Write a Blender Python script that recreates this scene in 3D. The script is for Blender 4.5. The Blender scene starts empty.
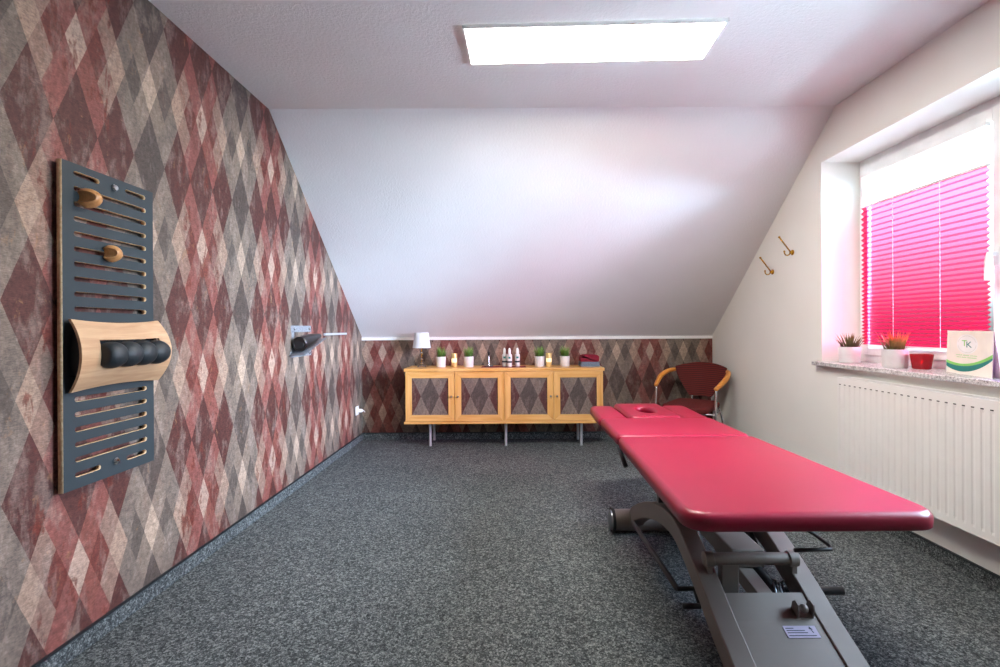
import bpy, bmesh, math, random
from mathutils import Vector, Matrix
random.seed(7)
C = bpy.context.scene
COL = C.collection
PI = math.pi

# ------------------------------------------------------------------ camera, world, exposure
H = 1.12
cam = bpy.data.cameras.new('camera'); co = bpy.data.objects.new('camera', cam); COL.objects.link(co)
co.location = (0, 0, H); co.rotation_euler = (PI/2, .0055, 0)
cam.sensor_width = 36; cam.lens = 480*36/1000; cam.shift_x = -.011; cam.shift_y = -.0055
cam.clip_start = .02
C.camera = co
C.view_settings.view_transform = 'Standard'; C.view_settings.look = 'None'
C.view_settings.gamma = 1; C.view_settings.exposure = 1.45
try: C.view_settings.use_curve_mapping = False
except Exception: pass
C.cycles.use_denoising = True
C.cycles.max_bounces = 10; C.cycles.diffuse_bounces = 6; C.cycles.transparent_max_bounces = 12
C.cycles.sample_clamp_indirect = 6
C.cycles.caustics_reflective = False; C.cycles.caustics_refractive = False

W = bpy.data.worlds.new('sky'); C.world = W; W.use_nodes = True
nt = W.node_tree; nt.nodes.clear()
def N(nt, t, **k):
    n = nt.nodes.new(t)
    for a, b in k.items():
        if a == 'ins':
            for i, v in b.items(): n.inputs[i].default_value = v
        else: setattr(n, a, b)
    return n
GLOW = 72
tc = N(nt, 'ShaderNodeTexCoord'); sp = N(nt, 'ShaderNodeSeparateXYZ')
nt.links.new(tc.outputs['Generated'], sp.inputs[0])
rp = N(nt, 'ShaderNodeValToRGB'); nt.links.new(sp.outputs[2], rp.inputs[0])
e = rp.color_ramp.elements
SKY = [(0.0, (.05, .055, .055)), (.03, (.10, .11, .115)), (.09, (.32, .34, .36)), (.2, (.70, .85, 1)), (1, (.54, .76, 1))]
e[0].position, e[0].color = SKY[0][0], SKY[0][1]+(1,)
e[1].position, e[1].color = SKY[-1][0], SKY[-1][1]+(1,)
for p, c in SKY[1:-1]:
    q = e.new(p); q.color = c+(1,)
bg = N(nt, 'ShaderNodeBackground'); bg.inputs[1].default_value = 15
# sky glow behind and right of camera, added to cool left wall and slope
gd = N(nt, 'ShaderNodeVectorMath', operation='DOT_PRODUCT'); gd.inputs[1].default_value = (.75, -.655, .09); nt.links.new(tc.outputs['Generated'], gd.inputs[0])
gm = N(nt, 'ShaderNodeMath', operation='MAXIMUM'); gm.inputs[1].default_value = 0; nt.links.new(gd.outputs['Value'], gm.inputs[0])
gp_ = N(nt, 'ShaderNodeMath', operation='POWER'); gp_.inputs[1].default_value = 9; nt.links.new(gm.outputs[0], gp_.inputs[0])
gs = N(nt, 'ShaderNodeMath', operation='MULTIPLY'); gs.inputs[1].default_value = GLOW; nt.links.new(gp_.outputs[0], gs.inputs[0])
bg2 = N(nt, 'ShaderNodeBackground'); bg2.inputs[0].default_value = (.58, .79, 1, 1); nt.links.new(gs.outputs[0], bg2.inputs[1])
ad = N(nt, 'ShaderNodeAddShader'); nt.links.new(bg.outputs[0], ad.inputs[0]); nt.links.new(bg2.outputs[0], ad.inputs[1])
wo = N(nt, 'ShaderNodeOutputWorld'); nt.links.new(rp.outputs[0], bg.inputs[0]); nt.links.new(ad.outputs[0], wo.inputs[0])

LED_POWER = 23.0

# room measures
XL, XR, YB, YN, HC, KNEE, YC = -1.51, 2.04, 4.864, -2.4, 2.5, 1.035, 3.01
WX = 2.29                     # inner face of the window frame
WY0, WY1, WZ0, WZ1 = .95, 3.149, .865, 2.194

# daylight portal filling the window opening (helps the sky light find its way in)
pl = bpy.data.lights.new('window_portal', 'AREA'); pl.shape = 'RECTANGLE'; pl.size = WZ1-WZ0; pl.size_y = WY1-WY0
pl.cycles.is_portal = True
po = bpy.data.objects.new('window_portal', pl); COL.objects.link(po)
po.location = (2.33, (WY0+WY1)/2, (WZ0+WZ1)/2); po.rotation_euler = (0, PI/2, 0)

# ------------------------------------------------------------------ materials
def srgb(h):
    h = h.lstrip('#'); v = [int(h[i:i+2], 16)/255 for i in (0, 2, 4)]
    return tuple(x/12.92 if x <= .04045 else ((x+.055)/1.055)**2.4 for x in v)+(1,)
def mixrgb(nt, a, b, f, blend='MIX'):
    m = nt.nodes.new('ShaderNodeMix'); m.data_type = 'RGBA'; m.blend_type = blend
    for s, v in ((m.inputs[0], f), (m.inputs[6], a), (m.inputs[7], b)):
        if hasattr(v, 'is_linked') or isinstance(v, bpy.types.NodeSocket): nt.links.new(v, s)
        else: s.default_value = v
    return m.outputs[2]
def math_(nt, op, a, b=None, c=None):
    m = nt.nodes.new('ShaderNodeMath'); m.operation = op
    for i, v in enumerate((a, b, c)):
        if v is None: continue
        if isinstance(v, bpy.types.NodeSocket): nt.links.new(v, m.inputs[i])
        else: m.inputs[i].default_value = v
    return m.outputs[0]
def ramp(nt, src, stops, interp='LINEAR'):
    r = nt.nodes.new('ShaderNodeValToRGB'); r.color_ramp.interpolation = interp
    e = r.color_ramp.elements
    e[0].position, e[0].color = stops[0]; e[1].position, e[1].color = stops[-1]
    for p, c in stops[1:-1]:
        q = e.new(p); q.color = c
    nt.links.new(src, r.inputs[0]); return r.outputs[0]
def base(name):
    m = bpy.data.materials.new(name); m.use_nodes = True; t = m.node_tree
    return m, t, t.nodes['Principled BSDF']
def noise(t, scale, detail=3, vec=None, rough=.5, dist=0, mapping=None):
    n = t.nodes.new('ShaderNodeTexNoise'); n.inputs['Scale'].default_value = scale; n.inputs['Detail'].default_value = detail
    n.inputs['Roughness'].default_value = rough; n.inputs['Distortion'].default_value = dist
    if vec is None:
        tc = t.nodes.new('ShaderNodeTexCoord'); vec = tc.outputs['Object']
    if mapping:
        mp = t.nodes.new('ShaderNodeMapping'); mp.inputs['Scale'].default_value = mapping[0]
        if len(mapping) > 1: mp.inputs['Rotation'].default_value = mapping[1]
        t.links.new(vec, mp.inputs[0]); vec = mp.outputs[0]
    t.links.new(vec, n.inputs['Vector'])
    return n.outputs['Fac']
def bump(t, p, h, strength, dist=.01):
    b = t.nodes.new('ShaderNodeBump'); b.inputs['Strength'].default_value = strength; b.inputs['Distance'].default_value = dist
    t.links.new(h, b.inputs['Height']); t.links.new(b.outputs[0], p.inputs['Normal'])
def pm(name, col, rough=.5, metal=0, var=.06, vscale=12, bmp=0, bscale=200, bdist=.002, **kw):
    m, t, p = base(name); c = srgb(col) if isinstance(col, str) else col
    n = noise(t, vscale)
    lo = tuple(x*(1-var) for x in c[:3])+(1,); hi = tuple(min(1, x*(1+var)) for x in c[:3])+(1,)
    t.links.new(ramp(t, n, [(.3, lo), (.7, hi)]), p.inputs['Base Color'])
    p.inputs['Roughness'].default_value = rough; p.inputs['Metallic'].default_value = metal
    if bmp: bump(t, p, noise(t, bscale, 2), bmp, bdist)
    for k, v in kw.items(): p.inputs[k.replace('_', ' ')].default_value = v
    return m
def wood(name, a, b, axis, scale=1, rough=.4, **kw):
    m, t, p = base(name)
    s = [14*scale]*3; s[axis] = 1.2*scale
    n = noise(t, 3, 5, mapping=(tuple(s),), dist=.6)
    n2 = noise(t, 30, 2, mapping=(tuple(s),))
    c = ramp(t, n, [(.3, srgb(a)), (.7, srgb(b))])
    t.links.new(mixrgb(t, c, srgb(a), math_(t, 'MULTIPLY', n2, .35)), p.inputs['Base Color'])
    p.inputs['Roughness'].default_value = rough
    bump(t, p, n2, .05, .002)
    for k, v in kw.items(): p.inputs[k.replace('_', ' ')].default_value = v
    return m

GD, GM, GL, GX = '#60554f', '#8b7d72', '#8b7d72', '#5f5650'
def wallpaper(name, axis, c0, z0, T=.678, P=.611, flip=1, wear=1.0):
    """harlequin wallpaper: small diamonds (T/16 wide half, P/6 high half) coloured by a table"""
    m, t, p = base(name)
    tc = t.nodes.new('ShaderNodeTexCoord'); sp = t.nodes.new('ShaderNodeSeparateXYZ')
    t.links.new(tc.outputs['Object'], sp.inputs[0])
    q, r = T/16, P/6
    wob = math_(t, 'MULTIPLY', math_(t, 'SUBTRACT', noise(t, 25, 2), .5), .004)
    x = math_(t, 'DIVIDE', math_(t, 'ADD', math_(t, 'SUBTRACT', sp.outputs[axis], c0), wob), q)
    z = math_(t, 'DIVIDE', math_(t, 'SUBTRACT', sp.outputs[2], z0), r)
    s = math_(t, 'FLOOR', math_(t, 'MULTIPLY', math_(t, 'ADD', x, z), .5))
    w = math_(t, 'FLOOR', math_(t, 'MULTIPLY', math_(t, 'SUBTRACT', x, z), .5))
    a = math_(t, 'ADD', math_(t, 'ADD', s, w), 1)
    b = math_(t, 'SUBTRACT', s, w)
    am = math_(t, 'FLOORED_MODULO', a, 16) if False else math_(t, 'SUBTRACT', a, math_(t, 'MULTIPLY', math_(t, 'FLOOR', math_(t, 'DIVIDE', a, 16)), 16))
    b3 = math_(t, 'ADD', b, 3)
    bm_ = math_(t, 'SUBTRACT', b3, math_(t, 'MULTIPLY', math_(t, 'FLOOR', math_(t, 'DIVIDE', b3, 6)), 6))
    bb = math_(t, 'ABSOLUTE', math_(t, 'SUBTRACT', bm_, 3))
    u = math_(t, 'DIVIDE', math_(t, 'ADD', am, .5), 16)
    DR, RM, RD, TP, TL, TW = '#623b36', '#965c54', '#7b423a', '#a08274', '#b89d8a', '#c8b29e'
    rows = [ {1: GD, 3: DR, 5: DR, 7: DR, 9: DR, 11: DR, 13: DR, 15: GD},
             {0: GD, 2: GM, 4: DR, 6: RM, 8: DR, 10: RM, 12: DR, 14: GM},
             {1: '#948578', 3: '#85786e', 5: TP, 7: '#955d55', 9: '#92594f', 11: '#a08274', 13: '#85786e', 15: '#948578'},
             {0: TW, 2: '#6b6159', 4: TL, 6: RD, 8: '#c6aa99', 10: RD, 12: TL, 14: '#6b6159'} ]
    outs = []
    for k, d in enumerate(rows):
        ks = sorted(d)
        st = [(max(0, kk/16-.001), srgb(d[kk])) for kk in ks]
        if k % 2 == 0: st[0] = (0, st[0][1])
        outs.append(ramp(t, u, st, 'CONSTANT'))
    col = outs[0]
    for k in (1, 2, 3):
        col = mixrgb(t, col, outs[k], math_(t, 'GREATER_THAN', bb, k-.5))
    # weathering: flakes of pale and ochre plaster, dark scratches, woven horizontal threads
    vec = tc.outputs['Object']
    ms = (1, 1, .38)
    f1 = noise(t, 17, 8, vec, .68, .15, mapping=(ms,))
    fl = ramp(t, f1, [(.5, (0, 0, 0, 1)), (.62, (1, 1, 1, 1))])
    light = mixrgb(t, col, srgb('#c2b2a6'), math_(t, 'MULTIPLY', fl, .30*wear))
    f2 = noise(t, 13, 8, vec, .7, .2, mapping=((1.3, 1.3, .45), (.3, .2, 0)))
    rs = ramp(t, f2, [(.57, (0, 0, 0, 1)), (.63, (1, 1, 1, 1))])
    redmask = math_(t, 'MULTIPLY', rs, .75*wear)
    col2 = mixrgb(t, light, srgb('#7a3426'), math_(t, 'MULTIPLY', redmask, ramp(t, u, [(0, (.15,)*3+(1,)), (.27, (1,)*4), (.72, (1,)*4), (.76, (.15,)*3+(1,))], 'CONSTANT')))
    f3 = noise(t, 22, 5, vec, .7, .5, mapping=((1, 1, .6), (0, .4, .3)))
    oc = ramp(t, f3, [(.62, (0, 0, 0, 1)), (.68, (1, 1, 1, 1))])
    col3 = mixrgb(t, col2, srgb('#b98d62'), math_(t, 'MULTIPLY', oc, .35*wear))
    th = noise(t, 10, 3, vec, .6, 0, mapping=((7, 7, 60),))
    thr = ramp(t, th, [(.35, (.7, .7, .7, 1)), (.65, (1.2, 1.2, 1.2, 1))])
    col4 = mixrgb(t, col3, thr, 1.0, 'MULTIPLY')
    col4 = mixrgb(t, col4, ramp(t, noise(t, 55, 8, vec, .75, 0, mapping=((1, 1, .8),)), [(.36, (.7, .7, .7, 1)), (.64, (1.3, 1.3, 1.3, 1))]), 1.0, 'MULTIPLY')
    big = ramp(t, noise(t, 2.2, 4, vec, .6), [(.3, (.86, .86, .88, 1)), (.7, (1.1, 1.08, 1.06, 1))])
    col5 = mixrgb(t, col4, big, 1.0, 'MULTIPLY')
    t.links.new(mixrgb(t, col5, (.70, .68, .665, 1), 1.0, 'MULTIPLY'), p.inputs['Base Color'])
    p.inputs['Roughness'].default_value = .62; p.inputs['Specular IOR Level'].default_value = .35
    bump(t, p, th, .25, .002)
    return m
M = {}
M['wp_left'] = wallpaper('wallpaper_left', 1, 2.69, .60)
M['wp_back'] = wallpaper('wallpaper_back', 0, 1.068, .572, wear=.6)
M['wp_door'] = wallpaper('wallpaper_door', 0, 0, 0, T=.684, P=.54, wear=.55)
def plaster(name, c, strength=.5, scale=70):
    m, t, p = base(name)
    n = noise(t, scale, 4, rough=.6); n2 = noise(t, 3, 2)
    cc = srgb(c); t.links.new(ramp(t, n2, [(.3, tuple(x*.97 for x in cc[:3])+(1,)), (.7, cc)]), p.inputs['Base Color'])
    p.inputs['Roughness'].default_value = .8; p.inputs['Specular IOR Level'].default_value = .2
    bump(t, p, n, strength, .004); return m
M['ceil'] = plaster('textured_ceiling_plaster', '#e8e7e8', .8, 75)
M['wall'] = plaster('smooth_white_plaster', '#f0efe9', .06, 40)
M['reveal'] = M['wall']
M['trim'] = pm('white_paint', '#eeeeec', .4)
m, t, p = base('grey_carpet')
def cells(scale):
    v = t.nodes.new('ShaderNodeTexVoronoi'); v.inputs['Scale'].default_value = scale
    tcc = t.nodes.new('ShaderNodeTexCoord'); t.links.new(tcc.outputs['Object'], v.inputs['Vector'])
    q = t.nodes.new('ShaderNodeSeparateColor'); t.links.new(v.outputs['Color'], q.inputs[0]); return q.outputs[0]
n1 = cells(260); n2 = cells(120); n4 = cells(55); n3 = noise(t, 1.2, 2)
c = ramp(t, math_(t, 'ADD', math_(t, 'ADD', math_(t, 'MULTIPLY', n1, .5), math_(t, 'MULTIPLY', n2, .4)), math_(t, 'MULTIPLY', n4, .1)),
         [(.1, srgb('#282c2e')), (.5, srgb('#4b5052')), (.9, srgb('#8c9292'))])
t.links.new(mixrgb(t, c, ramp(t, n3, [(.35, (.9, .9, .9, 1)), (.65, (1.08, 1.08, 1.08, 1))]), 1.0, 'MULTIPLY'), p.inputs['Base Color'])
p.inputs['Roughness'].default_value = .95; p.inputs['Specular IOR Level'].default_value = .1
M['carpet'] = m
M['white'] = pm('white_plastic', '#f0f0ee', .35)
M['rad'] = pm('radiator_enamel', '#efeeea', .3, var=.02)
M['dark_gap'] = pm('dark_gap', '#3a3a3a', .8)
M['black'] = pm('black_rubber', '#15171a', .5)
M['blackcap'] = pm('black_edge_strip', '#1c2429', .5)
M['board'] = pm('slate_laminate', '#343d42', .5, var=.03, Specular_IOR_Level=.3)
M['ply'] = wood('plywood_edge', '#c09a72', '#ecd2ac', 1, 2)
M['veneer'] = wood('oak_veneer', '#ac8462', '#cdaa86', 1, 1.2)
M['knob'] = wood('turned_wood', '#b07a48', '#d09c66', 2, 2, .35)
M['foam'] = pm('black_foam', '#1d2327', .55, var=.2, bmp=.3, bscale=90)
M['chrome'] = pm('chrome', '#d5d8da', .12, 1)
M['steelbrushed'] = pm('brushed_steel', '#9aa0a6', .3, 1)
M['alu'] = pm('satin_aluminium', '#c3c8ce', .35, .35)
M['brass'] = pm('brass', '#c9962f', .22, 1)
M['cab'] = wood('birch_honey_x', '#d39a4f', '#edbf7c', 0, .7, .32)
M['cabz'] = wood('birch_honey_z', '#d39a4f', '#edbf7c', 2, .7, .32)
M['vinyl'] = pm('crimson_leatherette', '#880d2c', .32, var=.05, vscale=6, bmp=.08, bscale=500, Specular_IOR_Level=.5)
M['frame'] = pm('taupe_powder_coat', '#857b74', .45, .3, var=.03)
M['framed'] = pm('graphite_powder_coat', '#4c4b4c', .45, .3)
M['fabric'] = pm('wine_chair_fabric', '#5e1714', .85, var=.3, vscale=60, bmp=.3, bscale=300)
m, t, p = base('striped_wine_fabric')
w_ = t.nodes.new('ShaderNodeTexWave'); w_.bands_direction = 'Z'; w_.inputs['Scale'].default_value = 16; w_.inputs['Distortion'].default_value = .5
tcx = t.nodes.new('ShaderNodeTexCoord'); t.links.new(tcx.outputs['Object'], w_.inputs['Vector'])
t.links.new(ramp(t, w_.outputs['Fac'], [(.2, srgb('#3d0d0c')), (.8, srgb('#6d1c17'))]), p.inputs['Base Color']); p.inputs['Roughness'].default_value = .85
M['stripe'] = m
M['armwood'] = wood('beech_armrest', '#d2832f', '#eaa552', 1, 1, .3)
M['shade'] = pm('pleated_white_shade', '#d3d6d9', .7)
M['ceramic'] = pm('white_ceramic', '#dddcdb', .3)
M['soil'] = pm('dark_soil', '#2a1f18', .9)
def bladesmat(name, stops):
    m, t, p = base(name); tc = t.nodes.new('ShaderNodeTexCoord'); sp = t.nodes.new('ShaderNodeSeparateXYZ')
    t.links.new(tc.outputs['Object'], sp.inputs[0])
    v = math_(t, 'MULTIPLY', math_(t, 'SUBTRACT', sp.outputs[2], .09), 9)
    v = math_(t, 'ADD', v, math_(t, 'MULTIPLY', math_(t, 'SUBTRACT', noise(t, 60, 2), .5), .5))
    t.links.new(ramp(t, v, stops), p.inputs['Base Color']); p.inputs['Roughness'].default_value = .5; return m
M['grass'] = bladesmat('green_blades', [(0, srgb('#2f5a20')), (1, srgb('#7fae4c'))])
M['agave'] = bladesmat('olive_blades', [(0, srgb('#333a22')), (.6, srgb('#6f6f38')), (1, srgb('#c08a58'))])
M['agave2'] = bladesmat('red_tipped_blades', [(0, srgb('#38401f')), (.45, srgb('#8f7a3c')), (.7, srgb('#dc6a48')), (1, srgb('#e84f4f'))])
M['wax'] = pm('gold_candle_glass', '#d9bd7c', .3, .3)
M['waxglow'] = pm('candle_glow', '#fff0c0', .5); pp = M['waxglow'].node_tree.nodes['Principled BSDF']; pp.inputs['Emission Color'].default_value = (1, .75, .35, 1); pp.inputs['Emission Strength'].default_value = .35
M['redcloth'] = pm('wine_runner_cloth', '#7d1f30', .85)
M['towelr'] = pm('burgundy_towel', '#7c1128', .9, bmp=.6, bscale=220, bdist=.006, var=.2, vscale=80)
M['towelg'] = pm('blue_grey_towel', '#6f7f8f', .9, bmp=.6, bscale=220, bdist=.006, var=.15, vscale=80)
M['label'] = pm('label_ink', '#1e2a3a', .5)
M['green'] = pm('leaf_green_print', '#86cf68', .6); M['teal'] = pm('teal_print', '#1d7f78', .6)
M['greytext'] = pm('pale_print', '#c5bfae', .6)
M['card'] = pm('cream_card', '#f0e9dd', .5)
M['lilac'] = pm('lilac_print', '#b88ac0', .5)
def glass(name, col, rough=.02, mix=.85, tint=None):
    """thin clear sheet: mostly lets light through, a little gloss"""
    m, t, p = base(name)
    tr = t.nodes.new('ShaderNodeBsdfTransparent'); tr.inputs[0].default_value = tint or col
    mx = t.nodes.new('ShaderNodeMixShader'); fr = t.nodes.new('ShaderNodeFresnel'); fr.inputs[0].default_value = 1.45
    p.inputs['Base Color'].default_value = col; p.inputs['Roughness'].default_value = rough
    f = math_(t, 'ADD', math_(t, 'MULTIPLY', fr.outputs[0], .8), 1-mix-.0)
    t.links.new(f, mx.inputs[0]); t.links.new(tr.outputs[0], mx.inputs[1]); t.links.new(p.outputs[0], mx.inputs[2])
    t.links.new(mx.outputs[0], t.nodes['Material Output'].inputs[0]); return m
M['glass'] = glass('window_glass', (.004, .004, .004, 1), mix=1.0, tint=(.97, .99, 1, 1))
M['acryl'] = glass('clear_acrylic', (.35, .36, .38, 1), .12, .96, (.94, .96, .98, 1))
M['lilacglass'] = glass('lilac_acrylic', (.75, .5, .8, 1), .2, .75, (.86, .62, .88, 1))
M['redglass'] = glass('ruby_glass', (.45, .01, .02, 1), .1, .35, (.75, .03, .05, 1))
# pleated blind: woven magenta fabric, partly see-through, partly translucent; alternate pleat faces clearer, painting in the light stripes
for key, nm_, see in (('blind', 'magenta_pleated_fabric', .17), ('blind_lit', 'magenta_pleated_fabric_lit_stripe', .5)):
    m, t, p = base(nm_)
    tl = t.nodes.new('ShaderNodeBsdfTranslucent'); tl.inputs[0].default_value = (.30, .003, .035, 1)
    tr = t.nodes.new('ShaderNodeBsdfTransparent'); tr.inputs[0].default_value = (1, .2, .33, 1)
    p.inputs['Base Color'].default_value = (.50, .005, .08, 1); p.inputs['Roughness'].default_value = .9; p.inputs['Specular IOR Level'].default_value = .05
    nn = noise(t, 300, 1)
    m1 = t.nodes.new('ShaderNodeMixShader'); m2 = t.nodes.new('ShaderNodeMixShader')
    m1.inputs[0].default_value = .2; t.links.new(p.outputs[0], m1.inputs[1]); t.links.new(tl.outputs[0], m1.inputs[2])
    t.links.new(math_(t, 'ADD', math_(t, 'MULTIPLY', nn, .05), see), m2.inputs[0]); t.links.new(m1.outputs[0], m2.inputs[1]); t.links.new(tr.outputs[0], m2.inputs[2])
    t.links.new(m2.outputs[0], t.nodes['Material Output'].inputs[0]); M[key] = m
m, t, p = base('speckled_granite')
v1 = noise(t, 240, 4, rough=.8); v2 = noise(t, 90, 3)
t.links.new(ramp(t, math_(t, 'ADD', math_(t, 'MULTIPLY', v1, .6), math_(t, 'MULTIPLY', v2, .4)), [(.38, srgb('#5c5a5c')), (.47, srgb('#b0aeb0')), (.55, srgb('#e4e2e2'))]), p.inputs['Base Color'])
p.inputs['Roughness'].default_value = .2; M['granite'] = m
m, t, p = base('led_diffuser')
p.inputs['Base Color'].default_value = (1, 1, 1, 1); p.inputs['Emission Color'].default_value = (1, .94, .85, 1); p.inputs['Emission Strength'].default_value = LED_POWER
M['led'] = m
m, t, p = base('outside_ground')
t.links.new(ramp(t, noise(t, .6, 4), [(.3, srgb('#b5b3ac')), (.7, srgb('#d2cfc8'))]), p.inputs['Base Color']); M['ground'] = m

# ------------------------------------------------------------------ mesh helpers
def obj(name, bm, mat, parent=None, smooth=False, off=None, bevel=0, seg=2, auto=False):
    if off is not None: bmesh.ops.translate(bm, vec=-Vector(off), verts=bm.verts)
    me = bpy.data.meshes.new(name); bmesh.ops.recalc_face_normals(bm, faces=bm.faces)
    if smooth or auto:
        for f in bm.faces: f.smooth = True
    if auto:
        for e in bm.edges:
            if len(e.link_faces) == 2 and e.calc_face_angle(0) > .6: e.smooth = False
    bm.to_mesh(me); bm.free()
    for mm in (mat if isinstance(mat, (list, tuple)) else [mat]): me.materials.append(mm)
    o = bpy.data.objects.new(name, me); COL.objects.link(o)
    if parent: o.parent = parent
    if bevel:
        md = o.modifiers.new('bevel', 'BEVEL'); md.width = bevel; md.segments = seg; md.limit_method = 'ANGLE'; md.angle_limit = .6
    return o
def thing(name, label, cat, loc=(0, 0, 0), rz=0, group=None):
    o = bpy.data.objects.new(name, None); o.empty_display_size = .05; COL.objects.link(o); o.location = loc; o.rotation_euler = (0, 0, rz)
    return tag(o, label, cat, group)
def tag(o, label, cat, group=None):
    o['label'] = label; o['category'] = cat
    if group: o['group'] = group
    return o
def struct(o): o['kind'] = 'structure'; return o
def box(bm, x0, x1, y0, y1, z0, z1, mi=0, rot=None):
    v = [bm.verts.new((x, y, z)) for x in (x0, x1) for y in (y0, y1) for z in (z0, z1)]
    F = [(0, 1, 3, 2), (4, 6, 7, 5), (0, 4, 5, 1), (2, 3, 7, 6), (0, 2, 6, 4), (1, 5, 7, 3)]
    for f in F:
        q = bm.faces.new([v[i] for i in f]); q.material_index = mi
    if rot is not None:
        bmesh.ops.transform(bm, matrix=rot, verts=v)
    return v
def B(*a, **k):
    bm = bmesh.new(); box(bm, *a, **k); return bm
def prism(bm, pts, plane, a, b, mi=0):
    """pts 2-D; plane 'YZ' extruded in X from a to b, 'XZ' in Y, 'XY' in Z"""
    def mk(p, d):
        return {'YZ': (d, p[0], p[1]), 'XZ': (p[0], d, p[1]), 'XY': (p[0], p[1], d)}[plane]
    A = [bm.verts.new(mk(p, a)) for p in pts]; Bv = [bm.verts.new(mk(p, b)) for p in pts]
    n = len(pts)
    f = bm.faces.new(A); f.material_index = mi; f = bm.faces.new(list(reversed(Bv))); f.material_index = mi
    for i in range(n):
        f = bm.faces.new((A[i], A[(i+1) % n], Bv[(i+1) % n], Bv[i])); f.material_index = mi
    return A+Bv
def plate(name, outer, holes, thick, mapper, mat, parent=None, bev=0, bres=3, sidemat=None, offs=None, smooth=True):
    """flat plate with holes from 2-D outlines; mapper sends (x,y,z) to place; optional rounded rim"""
    cu = bpy.data.curves.new('tmp', 'CURVE'); cu.dimensions = '2D'; cu.fill_mode = 'BOTH'
    for loop in [outer]+holes:
        s = cu.splines.new('POLY'); s.points.add(len(loop)-1); s.use_cyclic_u = True
        for i, p_ in enumerate(loop): s.points[i].co = (p_[0], p_[1], 0, 1)
    cu.extrude = thick/2-bev; cu.bevel_depth = bev; cu.bevel_resolution = bres; cu.offset = -bev
    tmp = bpy.data.objects.new('tmp', cu); COL.objects.link(tmp)
    dg = bpy.context.evaluated_depsgraph_get(); me = bpy.data.meshes.new_from_object(tmp.evaluated_get(dg))
    bpy.data.objects.remove(tmp); bpy.data.curves.remove(cu)
    bm = bmesh.new(); bm.from_mesh(me); bpy.data.meshes.remove(me)
    bmesh.ops.remove_doubles(bm, verts=bm.verts, dist=1e-5)
    for f in bm.faces:
        f.normal_update(); f.material_index = 1 if (sidemat and abs(f.normal.z) < .5) else 0
    for v in bm.verts: v.co = Vector(mapper(*v.co))
    return obj(name, bm, [mat, sidemat] if sidemat else mat, parent, off=offs, auto=smooth)
def circ(cx, cy, rx, ry=None, n=24, a0=0, a1=2*PI):
    ry = ry or rx; return [(cx+rx*math.cos(a0+(a1-a0)*i/n), cy+ry*math.sin(a0+(a1-a0)*i/n)) for i in range(n)]
def slot(x0, x1, y, r, n=6):
    p = [(x1-r+r*math.cos(-PI/2+PI*i/n), y+r*math.sin(-PI/2+PI*i/n)) for i in range(n+1)]
    return p+[(x0+r+r*math.cos(PI/2+PI*i/n), y+r*math.sin(PI/2+PI*i/n)) for i in range(n+1)]
def roundpoly(pts, rs, n=6):
    out = []; k = len(pts)
    for i in range(k):
        p0, p1, p2 = Vector(pts[i-1]), Vector(pts[i]), Vector(pts[(i+1) % k])
        r = rs[i] if isinstance(rs, (list, tuple)) else rs
        d0, d1 = (p0-p1).normalized(), (p2-p1).normalized()
        a, b = p1+d0*r, p1+d1*r
        for j in range(n+1):
            t_ = j/n; q = a*(1-t_)**2+p1*2*t_*(1-t_)+b*t_*t_; out.append((q.x, q.y))
    return out
def lathe(bm, prof, n=24, c=(0, 0, 0), axis=2, mi=0, cap=True):
    """prof: list of (r, h); revolved round an axis through c"""
    rings = []
    for r, h in prof:
        ring = []
        for i in range(n):
            a = 2*PI*i/n; x, y = r*math.cos(a), r*math.sin(a)
            p_ = {2: (x, y, h), 0: (h, x, y), 1: (y, h, x)}[axis]
            ring.append(bm.verts.new((c[0]+p_[0], c[1]+p_[1], c[2]+p_[2])))
        rings.append(ring)
    for k in range(len(rings)-1):
        for i in range(n):
            f = bm.faces.new((rings[k][i], rings[k][(i+1) % n], rings[k+1][(i+1) % n], rings[k+1][i])); f.material_index = mi
    if cap:
        for rr in (rings[0], rings[-1]):
            try: f = bm.faces.new(rr); f.material_index = mi
            except ValueError: pass
    return [v for r_ in rings for v in r_]
def tube(bm, pts, r, n=10, mi=0, closed=False, rad=None):
    pts = [Vector(p_) for p_ in pts]; rings = []; k = len(pts); up = None
    for i, p_ in enumerate(pts):
        d = (pts[min(i+1, k-1)]-pts[max(i-1, 0)]).normalized()
        if up is None: up = Vector((0, 0, 1)) if abs(d.z) < .9 else Vector((1, 0, 0))
        s = d.cross(up).normalized(); up = s.cross(d).normalized()
        rr = rad[i] if rad else r
        rings.append([bm.verts.new(p_+(s*math.cos(2*PI*j/n)+up*math.sin(2*PI*j/n))*rr) for j in range(n)])
    for a in range(k-1):
        for j in range(n):
            f = bm.faces.new((rings[a][j], rings[a][(j+1) % n], rings[a+1][(j+1) % n], rings[a+1][j])); f.material_index = mi
    for rr in (rings[0], rings[-1]): f = bm.faces.new(rr); f.material_index = mi
def smoothpath(pts, sub=5):
    P_ = [Vector(p_) for p_ in pts]; out = []
    for i in range(len(P_)-1):
        p0, p1, p2, p3 = P_[max(i-1, 0)], P_[i], P_[i+1], P_[min(i+2, len(P_)-1)]
        for j in range(sub):
            t_ = j/sub
            out.append(.5*((2*p1)+(-p0+p2)*t_+(2*p0-5*p1+4*p2-p3)*t_*t_+(-p0+3*p1-3*p2+p3)*t_**3))
    out.append(P_[-1]); return out
def dup(root, loc, rz=None, label=None):
    r = root.copy(); COL.objects.link(r); r.location = loc
    if rz is not None: r.rotation_euler = (0, 0, rz)
    if label: r['label'] = label
    for ch in list(root.children):
        c_ = ch.copy(); COL.objects.link(c_); c_.parent = r
        for g in ch.children:
            d = g.copy(); COL.objects.link(d); d.parent = c_
    return r
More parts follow.
